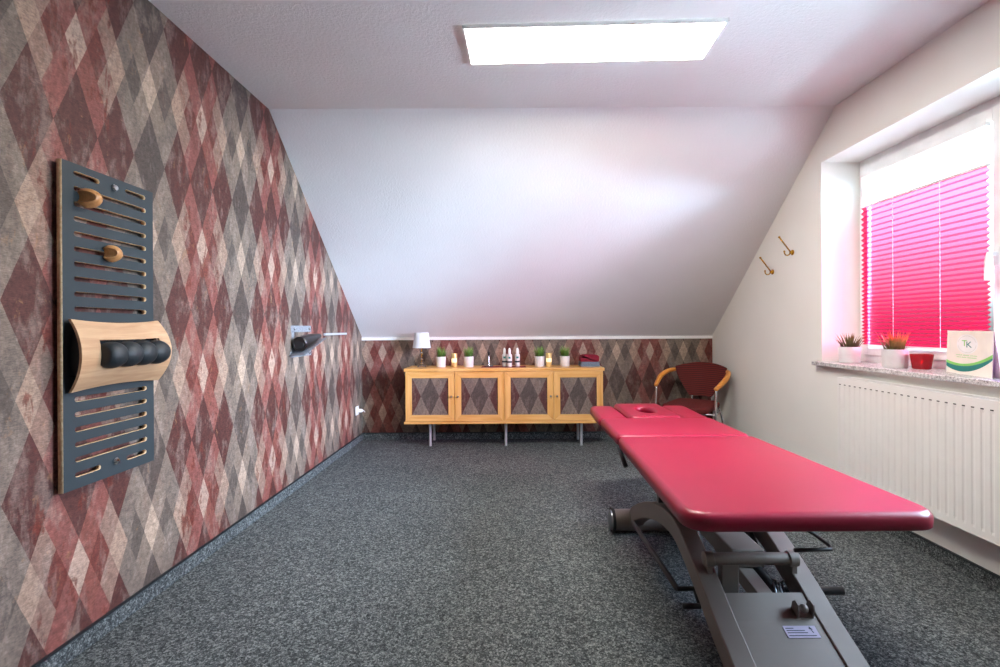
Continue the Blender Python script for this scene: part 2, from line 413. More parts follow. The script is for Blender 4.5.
def text(name, s, size, mat, parent, matrix, extrude=.0004, align='CENTER'):
    cu = bpy.data.curves.new('tmp', 'FONT'); cu.body = s; cu.size = size; cu.align_x = align; cu.align_y = 'CENTER'; cu.extrude = extrude
    tmp = bpy.data.objects.new('tmp', cu); COL.objects.link(tmp)
    dg = bpy.context.evaluated_depsgraph_get(); me = bpy.data.meshes.new_from_object(tmp.evaluated_get(dg))
    bpy.data.objects.remove(tmp); bpy.data.curves.remove(cu)
    me.transform(matrix); me.materials.clear(); me.materials.append(mat); me.name = name
    o = bpy.data.objects.new(name, me); COL.objects.link(o); o.parent = parent; return o

# ------------------------------------------------------------------ room shell
struct(obj('floor', B(XL-.2, XR+.3, YN-.2, YB+.2, -.1, 0), M['carpet']))
struct(obj('wall_left', (lambda b: (prism(b, [(YN, 0), (YB, 0), (YB, KNEE), (YC, HC), (YN, HC)], 'YZ', XL-.15, XL), b)[1])(bmesh.new()), M['wp_left']))
struct(obj('wall_back', B(XL-.15, XR+.3, YB, YB+.15, 0, KNEE+.02), M['wp_back']))
struct(obj('wall_near', B(XL-.15, XR+.3, YN-.15, YN, 0, HC), M['wall']))
struct(obj('ceiling', B(XL-.15, XR+.35, YN-.15, YC, HC, HC+.12), M['ceil']))
bm = bmesh.new(); prism(bm, [(YC, HC), (YC, HC+.12), (YB+.2, KNEE+.12-.2*.794), (YB+.2, KNEE-.2*.794), (YB, KNEE)], 'YZ', XL-.15, XR+.35)
struct(obj('ceiling_slope', bm, M['ceil']))
s_ = (HC-KNEE)/(YB-YC)
bm = bmesh.new()
T_ = .28
prism(bm, [(YN, 0), (YB, 0), (YB, WZ0), (YN, WZ0)], 'YZ', XR, XR+T_)
prism(bm, [(YN, WZ0), (WY0, WZ0), (WY0, WZ1), (YN, WZ1)], 'YZ', XR, XR+T_)
prism(bm, [(WY1, WZ0), (YB, WZ0), (YB, KNEE), (YC+(HC-WZ1)/s_, WZ1), (WY1, WZ1)], 'YZ', XR, XR+T_)
prism(bm, [(YN, WZ1), (YC+(HC-WZ1)/s_, WZ1), (YC, HC), (YN, HC)], 'YZ', XR, XR+T_)
struct(obj('wall_right', bm, M['wall']))
# carpet-covered skirting with a dark top edge
def skirt(name, b1, b2):
    o = struct(obj(name, b1, M['carpet'])); struct(o); c_ = obj('edge_strip', b2, M['blackcap'], o); return o
skirt('baseboard_left', B(XL, XL+.012, YN, YB, 0, .062), B(XL, XL+.014, YN, YB, .062, .068))
skirt('baseboard_back', B(XL+.014, XR-.014, YB-.012, YB, 0, .062), B(XL+.014, XR-.014, YB-.014, YB, .062, .068))
skirt('baseboard_right', B(XR-.012, XR, YN, YB, 0, .066), B(XR-.014, XR, YN, YB, .066, .072))
struct(obj('trim_1', B(XL, XR, YB-.012, YB, KNEE-.032, KNEE-.002), M['trim']))

# window with two casements
bm = bmesh.new()
fx0, fx1 = WX, WX+.024
for (y0, y1, z0, z1) in ((WY1-.05, WY1, WZ0, WZ1), (WY0, WY0+.05, WZ0, WZ1), (WY0+.05, WY1-.05, WZ1-.055, WZ1), (WY0+.05, WY1-.05, WZ0, WZ0+.105)):
    box(bm, fx0, fx1, y0, y1, z0, z1)
ym = 2.187
box(bm, fx0, fx1, ym-.025, ym+.025, WZ0+.105, WZ1-.055)
win = struct(obj('window_1', bm, M['white'], bevel=.003))
def casement(y0, y1):
    z0, z1 = WZ0+.072, WZ1-.045; b = bmesh.new(); a = .058
    box(b, WX-.018, WX-.001, y0, y0+a, z0, z1); box(b, WX-.018, WX-.001, y1-a, y1, z0, z1)
    box(b, WX-.018, WX-.001, y0+a, y1-a, z1-a-.01, z1); box(b, WX-.018, WX-.001, y0+a, y1-a, z0, z0+a)
    fr = obj('casement_frame', b, M['white'], win, bevel=.003)
    obj('pane', B(WX+.018, WX+.022, y0+.04, y1-.04, z0+.04, z1-.04), M['glass'], win)
    return fr
casement(ym+.015, WY1-.032); casement(WY0+.032, ym-.015)
b = bmesh.new(); box(b, WX-.028, WX-.018, ym+.035, ym+.065, 1.40, 1.49); tube(b, [(WX-.028, ym+.05, 1.455), (WX-.06, ym+.05, 1.455), (WX-.066, ym+.052, 1.43), (WX-.066, ym+.055, 1.33)], .011)
obj('window_handle', b, M['white'], win, smooth=False)
o = tag(obj('window_sill', (lambda b: (prism(b, [(1.995, WY0-.04), (1.995, 3.19), (XR, 3.19), (XR, WY1), (WX, WY1), (WX, WY0), (XR, WY0), (XR, WY0-.04)], 'XY', .865, .89), b)[1])(bmesh.new()), M['granite'], bevel=.003),
        'speckled grey granite window sill under the pink blind', 'window sill')
# the pleated blinds: a zigzag sheet whose folds bunch up towards the bottom
def blind(y0, y1, label, gp):
    root = thing('pleated_blind', label, 'blind', (WX-.03, (y0+y1)/2, 1.0), group=gp)
    off = root.location
    zt, zb = 1.872, 1.004; n = 64; zs = []; acc = 0
    for i in range(n+1):
        zs.append(acc); acc += 1.0-.48*(i/n)
    tot = zs[-1]; b = bmesh.new(); prev = None
    ny = 2
    for i, z in enumerate(zs):
        zz = zt-(zt-zb)*z/tot; x = WX-.036+(.011 if i % 2 else -.009)
        row = [b.verts.new((x, y0+(y1-y0)*j/ny, zz)) for j in range(ny+1)]
        if prev:
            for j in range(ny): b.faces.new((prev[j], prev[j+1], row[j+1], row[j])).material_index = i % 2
        prev = row
    obj('pleated_fabric', b, [M['blind'], M['blind_lit']], root, off=off)
    obj('top_rail', B(WX-.046, WX-.024, y0, y1, zt, zt+.012), M['white'], root, off=off)
    obj('bottom_rail', B(WX-.046, WX-.024, y0, y1, zb-.012, zb), M['white'], root, off=off)
    b = bmesh.new()
    for y in (y0+.012, y1-.012): tube(b, [(WX-.036, y, zt+.01), (WX-.036, y, 2.1)], .0012, 5)
    for y in (y0+(y1-y0)*.3, y0+(y1-y0)*.68): tube(b, [(WX-.049, y, zb), (WX-.049, y, zt)], .0016, 5)
    obj('cord', b, M['white'], root, off=off)
    b = bmesh.new(); box(b, WX-.05, WX-.022, y0, y1, 2.062, 2.078); obj('head_rail', b, M['white'], root, off=off)
    return root
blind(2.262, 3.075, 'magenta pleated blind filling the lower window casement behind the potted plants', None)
struct(obj('ground', B(3.0, 34, -40, 40, -3.2, -3.0), M['ground']))

# ------------------------------------------------------------------ ceiling light
L = (.388, 2.315, 2.483)
root = thing('led_panel_light', 'glowing white rectangular LED panel mounted on the ceiling', 'ceiling light', L, math.radians(-1.75))
b = bmesh.new()
for (x0, x1, y0, y1) in ((-.598, .598, -.155, -.145), (-.598, .598, .145, .155), (-.598, -.588, -.145, .145), (.588, .598, -.145, .145)):
    box(b, x0, x1, y0, y1, 0, .016)
obj('panel_frame', b, M['white'], root)
obj('diffuser', B(-.588, .588, -.145, .145, .002, .016), M['led'], root)

# ------------------------------------------------------------------ radiator
root = thing('radiator', 'white ribbed panel radiator on the right wall under the sill', 'radiator', (1.96, 2.1, .245)); off = root.location
y0r, y1r, z0r, z1r, xf = 1.28, 2.84, .245, .812, 1.93
b = bmesh.new(); nr = int((y1r-y0r)/.0405)
prev = None; cols = []
def addcol(y, x, xe): cols.append((y, x, xe))
addcol(y0r, xf, xf)
for i in range(nr):
    yc = y0r+.02+i*.0405+.02
    for dy, dx in ((-.009, 0), (-.004, .0035), (.004, .0035), (.009, 0)): addcol(yc+dy, xf+dx, xf)
addcol(y1r, xf, xf)
zl = [(z0r, 0), (z0r+.03, 0), (z0r+.042, 1), (z1r-.05, 1), (z1r-.038, 0), (z1r, 0)]
grid = [[b.verts.new((x if k else xe, y, z)) for z, k in zl] for y, x, xe in cols]
for i in range(len(grid)-1):
    for j in range(len(zl)-1): b.faces.new((grid[i][j], grid[i+1][j], grid[i+1][j+1], grid[i][j+1]))
obj('front_panel', b, M['rad'], root, off=off)
for i in range(nr):
    yc = y0r+.04+i*.0405; obj('vent_slot', B(xf-.0015, xf+.001, yc-.0065, yc+.0065, z1r-.036, z1r-.031), M['dark_gap'], root, off=off)
b = bmesh.new(); box(b, xf, xf+.012, y0r, y1r, z1r, z1r+.006); box(b, xf+.075, xf+.09, y0r, y1r, z1r, z1r+.006)
for i in range(60):
    y = y0r+(y1r-y0r)*i/59; box(b, xf+.012, xf+.075, y-.004, y+.004, z1r-.002, z1r+.004)
obj('top_grille', b, M['rad'], root, off=off)
obj('side_cover', B(xf+.001, xf+.09, y1r-.001, y1r+.003, z0r, z1r+.003), M['rad'], root, off=off)
obj('side_cover', B(xf+.001, xf+.09, y0r-.003, y0r+.001, z0r, z1r+.003), M['rad'], root, off=off)
b = bmesh.new(); box(b, xf+.078, xf+.09, y0r+.003, y1r-.003, z0r, z1r-.002); obj('back_panel', b, M['rad'], root, off=off)
b = bmesh.new(); box(b, xf+.004, xf+.077, y0r+.003, y1r-.003, z0r+.002, z0r+.008)
obj('bottom_channel', b, M['dark_gap'], root, off=off)
for y in (1.6, 2.55): obj('wall_bracket', B(xf+.09, XR, y-.02, y+.02, .35, .75), M['rad'], root, off=off)

# ------------------------------------------------------------------ training board on the left wall
root = thing('slatted_training_board', 'slate grey slotted exercise board with plywood edges on the left wall', 'exercise board', (XL, 1.78, .585)); off = root.location
y0, y1, z0, z1 = 1.579, 1.980, .583, 1.686
holes = []
for i in range(21):
    z = 1.652-.0511*i
    if i in (0, 20): holes += [slot(1.621, 1.724, z, .0085), slot(1.838, 1.939, z, .0085)]
    else: holes.append(slot(1.621, 1.942, z, .0085))
xb = -1.475
plate('board', [(y0, z0), (y1, z0), (y1, z1), (y0, z1)], holes, .018, lambda x, y, z: (xb-.009-z, x, y), M['board'], root, sidemat=M['ply'], offs=off, smooth=False)
for z in (1.649, .634):
    b = bmesh.new(); lathe(b, [(.006, -.03), (.006, .0), (.013, 0), (.013, .006), (.009, .011), (.004, .012)], 16, (xb, 1.785, z), 0)
    obj('bolt', b, M['chrome'], root, off=off, auto=True)
# wood saddle with the black roller
root = thing('roller_saddle', 'curved wooden saddle holding a black ribbed roller, clamped on the slotted board', 'massage roller', (xb, 1.785, 1.035)); off = root.location
b = bmesh.new(); ny, nz = 22, 18; g0, g1 = [], []
def saddle(s, t_, o=0):
    # s along Y (0..1), t_ along Z (0..1)
    z = .913+(1.158-.913)*t_; k = (2*t_-1)
    y = 1.585+s*.392; pinch = .012*math.cos(k*PI/2)*(1 if s > .5 else -1)*abs(2*s-1)
    zz = 1.035+(z-1.035)*(1-.09*(1-(2*s-1)**2))
    x = xb+.012+.048*(1-k*k)+o
    return (x, y+pinch, zz)
for o_, g in ((0, g0), (.009, g1)):
    for i in range(ny+1): g.append([b.verts.new(saddle(i/ny, j/nz, o_)) for j in range(nz+1)])
def inh(i, j): return 4 <= i < 19 and 6 <= j < 13
for gi, g in enumerate((g0, g1)):
    for i in range(ny):
        for j in range(nz):
            if not inh(i, j): b.faces.new((g[i][j], g[i+1][j], g[i+1][j+1], g[i][j+1]))
cnt = {}
for i in range(ny):
    for j in range(nz):
        if inh(i, j): continue
        for (p_, q_) in (((i, j), (i+1, j)), ((i+1, j), (i+1, j+1)), ((i+1, j+1), (i, j+1)), ((i, j+1), (i, j))):
            k = tuple(sorted((p_, q_))); cnt[k] = cnt.get(k, 0)+1
for (p_, q_), n_ in cnt.items():
    if n_ == 1: b.faces.new((g0[p_[0]][p_[1]], g0[q_[0]][q_[1]], g1[q_[0]][q_[1]], g1[p_[0]][p_[1]]))
obj('saddle_plate', b, M['veneer'], root, off=off, auto=True)
b = bmesh.new(); prof = []
for k in range(4):
    for j in range(9):
        a = j/8; r = .034+.013*math.sin(PI*a)**.7; prof.append((r, 1.65+.0705*(k+a*.999)))
prof = [(.02, 1.647), (.03, 1.648)]+prof+[(.025, 1.935)]
lathe(b, prof, 28, (xb+.072, 0, 1.033), 1); obj('ribbed_roller', b, M['foam'], root, off=off, auto=True)
b = bmesh.new()
for y in (1.61, 1.945): box(b, xb+.001, xb+.034, y-.004, y+.004, .965, 1.105)
box(b, xb+.001, xb+.022, 1.64, 1.95, .99, 1.08)
obj('mounting_block', b, M['foam'], root, off=off)
def knob(name, y, z, r, ln, label):
    rt = thing(name, label, 'massage knob', (xb, y, z))
    b = bmesh.new(); prof = [(.0001, .001), (r*.8, .001), (r, .012)]
    for i in range(1, 12):
        a = i/11*PI/2; prof.append((r*math.cos(a)+.0005, .012+(ln-.012)*math.sin(a)))
    lathe(b, prof, 40, (0, 0, 0), 0)
    me = obj('knob_head', b, M['knob'], rt, auto=True)
    bb_ = bmesh.new(); lathe(bb_, [(r*.60, -.12), (r*.60, .12)], 32, (0, -r*.98, 0), 0)
    cut = obj('cut', bb_, M['knob'])
    md = me.modifiers.new('groove', 'BOOLEAN'); md.operation = 'DIFFERENCE'; md.object = cut; md.solver = 'EXACT'
    cut.location = (xb, y, z)
    bpy.context.view_layer.update(); dg = bpy.context.evaluated_depsgraph_get()
    nm = bpy.data.meshes.new_from_object(me.evaluated_get(dg)); me.modifiers.clear(); me.data = nm; nm.name = 'knob_head'
    bpy.data.objects.remove(cut)
knob('wooden_massage_knob', 1.655, 1.575, .034, .062, 'larger turned wooden knob near the top left of the slotted board')
knob('wooden_massage_knob', 1.755, 1.40, .031, .05, 'round wooden knob in the middle of the slotted board, below the other knob')

# ------------------------------------------------------------------ acrylic wall holder with black cone
root = thing('acrylic_wall_bracket', 'clear acrylic bracket with chrome screws on the diamond wallpaper', 'bracket', (XL, 3.4, .93)); off = root.location
b = bmesh.new(); box(b, XL+.001, XL+.006, 3.29, 3.62, 1.10, 1.145); box(b, XL+.001, XL+.006, 3.28, 3.62, .925, .965)
obj('wall_strip', b, M['acryl'], root, off=off)
b = bmesh.new(); prism(b, [(3.25, .940), (3.64, 1.050), (3.64, 1.056), (3.25, .946)], 'YZ', XL+.006, XL+.11)
obj('sloped_shelf', b, M['acryl'], root, off=off)
b = bmesh.new(); prism(b, [(3.30, .995), (3.34, 1.003), (3.34, 1.105), (3.30, 1.105)], 'YZ', XL+.001, XL+.004); prism(b, [(3.30, .96), (3.34, .96), (3.34, .998), (3.30, .99)], 'YZ', XL+.001, XL+.06)
obj('stay', b, M['acryl'], root, off=off)
for y, z in ((3.33, 1.122), (3.58, 1.122), (3.33, .945), (3.45, .945), (3.58, .945)):
    b = bmesh.new(); lathe(b, [(.009, 0), (.009, .004), (.005, .007)], 12, (XL+.006, y, z), 0); obj('screw', b, M['chrome'], root, off=off)
b = bmesh.new(); ra = Vector((XL+.062, 3.28, 1.016)); rb = Vector((XL+.072, 3.62, 1.072))
d_ = rb-ra; tube(b, [ra, ra+d_*.02, ra+d_*.5, ra+d_*.93, rb], .04, 28, rad=[.046, .051, .042, .018, .010])
bmesh.ops.delete(b, geom=[], context='VERTS')
o = thing('black_cone', 'glossy black tapered cone lying on the clear acrylic wall bracket', 'cone', tuple(ra)); obj('cone_shell', b, pm('glossy_black', '#0d0d0f', .3), o, auto=True, off=ra)
b = bmesh.new(); lathe(b, [(.0005, 0), (.03, 0), (.034, .003), (.036, .001)], 24, (0, -.003, 0), 1, cap=False); obj('cone_end_disc', b, M['black'], o)
o = tag(obj('metal_wall_rail', B(XL+.001, XL+.02, 3.86, 4.36, 1.068, 1.086), M['alu'], bevel=.003), 'short pale metal rail on the left wall beyond the acrylic bracket', 'rail')
# wall socket with a plug
root = thing('wall_socket', 'white wall socket low on the left wall near the far corner', 'socket', (XL, 4.68, .33)); off = root.location
obj('socket_plate', B(XL+.001, XL+.01, 4.64, 4.72, .28, .365), M['white'], root, off=off, bevel=.003)
b = bmesh.new(); lathe(b, [(.02, 0), (.022, .004), (.019, .006)], 20, (XL+.01, 4.68, .322), 0); obj('socket_ring', b, M['white'], root, off=off)
b = bmesh.new(); lathe(b, [(.018, 0), (.018, .03), (.01, .045)], 16, (0, 0, 0), 0); tube(b, smoothpath([(.045, 0, 0), (.056, .004, -.004), (.06, .012, -.016)]), .004, 8)
tag(obj('power_plug', b, M['white'], auto=True), 'white plug in the wall socket near the far corner', 'plug').location = (XL+.0165, 4.68, .322)

# ------------------------------------------------------------------ coat hooks on the right wall
def hook(y, z):
    rt = bpy.data.objects.new('coat_hook', None); COL.objects.link(rt); rt.location = (XR, y, z); rt.empty_display_size = .03
    b = bmesh.new(); lathe(b, [(.02, 0), (.02, .004), (.013, .008), (.012, .018), (.006, .02)], 18, (0, 0, 0), 0)
    for v in b.verts: v.co.x *= -1
    obj('rosette', b, M['brass'], rt, auto=True)
    b = bmesh.new(); tube(b, [(-.014, 0, .002), (-.05, 0, .05), (-.094, 0, .108)], .0048, 10); bmesh.ops.create_icosphere(b, subdivisions=2, radius=.008, matrix=Matrix.Translation((-.096, 0, .111)))
    obj('upper_arm', b, M['brass'], rt, smooth=True)
    b = bmesh.new(); tube(b, smoothpath([(-.014, 0, 0), (-.028, 0, -.017), (-.045, 0, -.02), (-.058, 0, -.008), (-.06, 0, .006)]), .0042, 10); bmesh.ops.create_icosphere(b, subdivisions=2, radius=.007, matrix=Matrix.Translation((-.06, 0, .008)))
    obj('lower_hook', b, M['brass'], rt, smooth=True)
    return rt
h1 = hook(3.737, 1.545); tag(h1, 'brass coat hook on the right wall, the lower one nearer the sloped ceiling', 'coat hook', 'brass coat hooks')
h2 = dup(h1, (XR, 3.472, 1.655), label='brass coat hook on the right wall, the higher one nearer the window')

# ------------------------------------------------------------------ sideboard
SX0, SX1, SYF, SYB, SZ0, SZ1 = -.99, .858, 4.48, 4.845, .228, .745
root = thing('sideboard', 'honey birch sideboard with four diamond-papered doors on steel legs by the back wall', 'sideboard', ((SX0+SX1)/2, (SYF+SYB)/2, 0)); off = root.location
b = bmesh.new()
box(b, SX0, SX0+.018, SYF+.02, SYB, SZ0+.022, SZ1-.028); box(b, SX1-.018, SX1, SYF+.02, SYB, SZ0+.022, SZ1-.028)
box(b, SX0+.018, SX1-.018, SYB-.012, SYB, SZ0+.022, SZ1-.028)
xm = (SX0+SX1)/2; box(b, xm-.009, xm+.009, SYF+.02, SYB-.012, SZ0+.022, SZ1-.028)
obj('carcass', b, M['cabz'], root, off=off)
obj('top_board', B(SX0-.012, SX1+.012, SYF-.008, SYB, SZ1-.028, SZ1), M['cab'], root, off=off, bevel=.002)
obj('bottom_board', B(SX0-.012, SX1+.012, SYF-.008, SYB, SZ0, SZ0+.022), M['cab'], root, off=off, bevel=.002)
dw = (SX1-SX0)/4
for k in range(4):
    x0 = SX0+k*dw+.002; x1 = SX0+(k+1)*dw-.002; za, zb_ = SZ0+.025, SZ1-.031; fw = .058
    b = bmesh.new(); yA, yB_ = SYF-.001, SYF+.019
    o_ = [(x0, za), (x1, za), (x1, zb_), (x0, zb_)]; i_ = [(x0+fw, za+fw), (x1-fw, za+fw), (x1-fw, zb_-fw), (x0+fw, zb_-fw)]
    g = .0009
    for s in range(4):
        p0, p1, q1, q0 = Vector(o_[s]), Vector(o_[(s+1) % 4]), Vector(i_[(s+1) % 4]), Vector(i_[s])
        d = (p1-p0).normalized()*g
        prism(b, [tuple(p0+d), tuple(p1-d), tuple(q1-d), tuple(q0+d)], 'XZ', yA, yB_, mi=(0 if s % 2 == 0 else 1))
    dr = obj('door', b, [M['cab'], M['cabz']], root, off=off)
    cx, cz = (x0+x1)/2, (za+zb_)/2
    b = B(x0+fw-.004-cx, x1-fw+.004-cx, -.003, .003, za+fw-.004-cz, zb_-fw+.004-cz)
    pn = obj('door_panel', b, M['wp_door'], dr); pn.location = (cx-off[0], SYF+.010-off[1], cz-off[2])
    pn['label'] = 'grey and dark red diamond wallpaper panel'
    kx = x1-.028 if k in (0, 2) else x0+.028
    b = bmesh.new(); lathe(b, [(.004, 0), (.004, -.012), (.009, -.015), (.009, -.021), (.006, -.024)], 14, (kx, SYF-.001, cz+.0), 1)
    obj('knob', b, M['steelbrushed'], dr, off=off, auto=True)
for x in (-.775, -.055, .665):
    for y in ((4.575, 4.81)):
        b = bmesh.new(); lathe(b, [(.013, 0), (.013, SZ0-.004)], 16, (x, y, 0)); lathe(b, [(.03, SZ0-.004), (.03, SZ0)], 16, (x, y, 0)); obj('leg', b, M['alu'], root, off=off, auto=True)

TZ = SZ1+.0005
def px(u, Y=4.66): return (u-511)/480*Y
# cloth runner
b = bmesh.new(); nx = 24
for s in (0, .003):
    pass
vs = []
for i in range(nx+1):
    x = -.285+(.425)*i/nx
    vs.append([b.verts.new((x, y, TZ+(.003 if top else 0)+(.0012*math.sin(i*1.7+y*40) if top else 0))) for top in (0, 1) for y in (4.56, 4.70)])
for i in range(nx):
    a, c_ = vs[i], vs[i+1]
    for q in ((0, 1), (2, 3), (0, 2), (1, 3)): b.faces.new((a[q[0]], a[q[1]], c_[q[1]], c_[q[0]]))
b.faces.new((vs[0][0], vs[0][1], vs[0][3], vs[0][2])); b.faces.new((vs[-1][0], vs[-1][1], vs[-1][3], vs[-1][2]))
tag(obj('cloth_runner', b, M['redcloth']), 'dark red cloth runner under the three bottles on the sideboard', 'cloth')

# table lamp
root = thing('table_lamp', 'small table lamp with pleated white shade and brass stem at left end of sideboard', 'lamp', (px(421.2), 4.68, TZ))
b = bmesh.new(); lathe(b, [(.0005, 0), (.042, 0), (.042, .008), (.03, .014), (.012, .02), (.006, .03)], 28); obj('lamp_base', b, M['acryl'], root, auto=True)
b = bmesh.new(); lathe(b, [(.004, .02), (.004, .21)], 12); obj('stem', b, M['brass'], root, auto=True)
for z in (.035, .075, .135):
    b = bmesh.new(); lathe(b, [(.0045, -.01), (.014, -.003), (.015, .002), (.0045, .01)], 16, (0, 0, z)); obj('stem_bead', b, M['chrome'], root, auto=True)
b = bmesh.new(); n = 96; r0, r1, za, zb_ = .086, .066, .186, .335; ri = []
for (r, z) in ((r0, za), (r0*.985, za+.004), (r1, zb_-.004), (r1*1.01, zb_), (r1-.004, zb_), (r0-.005, za)):
    ri.append([b.verts.new(((r+(.0016 if i % 2 else -.0006))*math.cos(2*PI*i/n), (r+(.0016 if i % 2 else -.0006))*math.sin(2*PI*i/n), z)) for i in range(n)])
for k in range(len(ri)):
    A_, Bq = ri[k], ri[(k+1) % len(ri)]
    for i in range(n): b.faces.new((A_[i], A_[(i+1) % n], Bq[(i+1) % n], Bq[i]))
obj('lamp_shade', b, M['shade'], root)
b = bmesh.new(); lathe(b, [(.012, .2), (.024, .235), (.02, .265), (.0005, .275)], 16); obj('bulb', b, M['ceramic'], root, auto=True)

# potted plants
def blades(b, n, zr, hmin, hmax, spread, w, rs, lean=.5):
    rnd = random.Random(rs)
    for i in range(n):
        a = rnd.random()*2*PI; rr = rnd.random()**.5*zr; h_ = hmin+(hmax-hmin)*rnd.random()
        bx, by = rr*math.cos(a), rr*math.sin(a); aa = a+(rnd.random()-.5)*.9; out = spread*(rr/zr*.8+.2*rnd.random())
        pts = []
        for s in range(4):
            q = s/3; pts.append(Vector((bx+out*math.cos(aa)*q**(1+lean), by+out*math.sin(aa)*q**(1+lean), .09+h_*q)))
        sd = Vector((-math.sin(aa), math.cos(aa), 0)); prev = None
        for s, p_ in enumerate(pts):
            ww = w*(1, .9, .6, .05)[s]; v1, v2 = b.verts.new(p_-sd*ww), b.verts.new(p_+sd*ww)
            if prev: b.faces.new((prev[0], prev[1], v2, v1))
            prev = (v1, v2)
def pot(label, group, r=.048, hp=.1, plant='grass', seed=1, name='potted_grass', textured=False, n=120, ph=(.045, .09), spread=.02, w=.0022):
    rt = thing(name, label, 'potted plant', group=group); b = bmesh.new()
    prof = [(.0005, 0), (r*.9, 0), (r*.95, .004), (r, hp-.003), (r*.985, hp), (r*.93, hp), (r*.93, hp-.012), (.0005, hp-.012)]
    if textured:
        prof = [(.0005, 0), (r*.93, 0), (r*.96, .004)]+[(r, .004+(hp-.008)*i/16) for i in range(1, 17)]+[(r*.985, hp), (r*.93, hp), (r*.93, hp-.012), (.0005, hp-.012)]
    vs_ = lathe(b, prof, 48)
    if textured:
        for v in b.verts:
            if .006 < v.co.z < hp-.006 and math.hypot(v.co.x, v.co.y) > r*.97:
                an = math.atan2(v.co.y, v.co.x)*24/PI; i = round(an)+round(v.co.z/(hp-.008)*16)
                k = .975 if i % 4 < 2 else 1.01; v.co.x *= k; v.co.y *= k
    obj('flower_pot', b, M['ceramic'], rt, auto=True)
    b = bmesh.new(); lathe(b, [(.0005, hp-.012), (r*.92, hp-.012), (r*.9, hp-.006), (.0005, hp-.002)], 24); obj('soil', b, M['soil'], rt)
    b = bmesh.new(); blades(b, n, r*.8, ph[0], ph[1], spread, w, seed); obj('grass_blades' if plant == 'grass' else 'leaves', b, M[plant], rt)
    return rt
GP = 'potted grasses on the sideboard'
p1 = pot('white pot of green grass on the sideboard, next to the lamp', GP, n=170, ph=(.04, .115), spread=.034)
p1.location = (px(440.8), 4.66, TZ)
for u, rz, lb in ((468.5, 1.3, 'white pot of green grass on the sideboard, second from the lamp, left of the red cloth'),
                  (539.3, 2.6, 'white pot of green grass on the sideboard, just right of the red cloth'),
                  (564.6, 4.0, 'white pot of green grass on the sideboard, beside the folded towels')):
    dup(p1, (px(u), 4.66, TZ), rz, lb)
# gold candles
root = thing('candle_holder', 'pale gold glowing candle on the sideboard between the two left pots', 'candle', (px(454.2), 4.655, TZ), group='gold candles on the sideboard')
b = bmesh.new(); lathe(b, [(.0005, 0), (.026, 0), (.028, .004), (.028, .128), (.026, .131), (.024, .131), (.024, .12), (.0005, .12)], 28); obj('candle_body', b, M['wax'], root, auto=True)
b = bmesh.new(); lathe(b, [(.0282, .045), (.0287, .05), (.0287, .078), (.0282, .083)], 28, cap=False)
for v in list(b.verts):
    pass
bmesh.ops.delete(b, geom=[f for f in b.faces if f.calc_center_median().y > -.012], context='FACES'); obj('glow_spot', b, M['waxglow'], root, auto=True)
dup(root, (px(548.4), 4.64, TZ), 0, 'pale gold glowing candle on the sideboard beside the pot right of the cloth')
# bottles
root = thing('lotion_bottle', 'white lotion bottle on the red cloth, leftmost of the three', 'bottle', (px(504.4), 4.64, TZ+.0045), group='lotion bottles on the red cloth')
b = bmesh.new(); lathe(b, [(.0005, 0), (.022, 0), (.0245, .004), (.0245, .105), (.022, .117), (.013, .122), (.013, .125)], 28); obj('bottle_body', b, M['ceramic'], root, auto=True)
b = bmesh.new(); lathe(b, [(.0135, .125), (.014, .128), (.0125, .16), (.007, .177), (.0005, .179)], 20); obj('cap', b, M['white'], root, auto=True)
b = bmesh.new(); lathe(b, [(.0247, .038), (.0249, .04), (.0249, .053), (.0247, .055)], 28, cap=False); obj('label_band', b, M['label'], root, auto=True)
b = bmesh.new(); lathe(b, [(.0247, .078), (.0249, .08), (.0249, .095), (.0247, .097)], 28, cap=False); bmesh.ops.delete(b, geom=[f for f in b.faces if f.calc_center_median().y > -.0228], context='FACES'); obj('green_emblem', b, M['teal'], root)
dup(root, (px(509.3, 4.59), 4.59, TZ+.0045), 0, 'white lotion bottle on the red cloth, middle and foremost of the three')
dup(root, (px(517.2), 4.63, TZ+.0045), 0, 'white lotion bottle on the red cloth, standing apart at the right')
# glass dish + slim dispenser
b = bmesh.new(); lathe(b, [(.0005, 0), (.035, 0), (.045, .007), (.043, .009), (.034, .004), (.0005, .004)], 28)
tag(obj('glass_dish', b, M['acryl'], auto=True), 'small clear glass dish on the left end of the red cloth', 'dish').location = (px(488.8), 4.63, TZ+.0045)
root = thing('slim_dispenser', 'slim chrome dispenser with black top standing in the glass dish', 'dispenser', (px(488.8), 4.63, TZ+.009))
b = bmesh.new(); lathe(b, [(.0005, 0), (.012, 0), (.012, .012), (.0075, .02), (.0075, .115), (.0005, .117)], 16); obj('dispenser_tube', b, M['chrome'], root, auto=True)
b = bmesh.new(); lathe(b, [(.008, .1), (.011, .108), (.011, .13), (.004, .138), (.004, .15)], 16); obj('black_top', b, M['black'], root, auto=True)
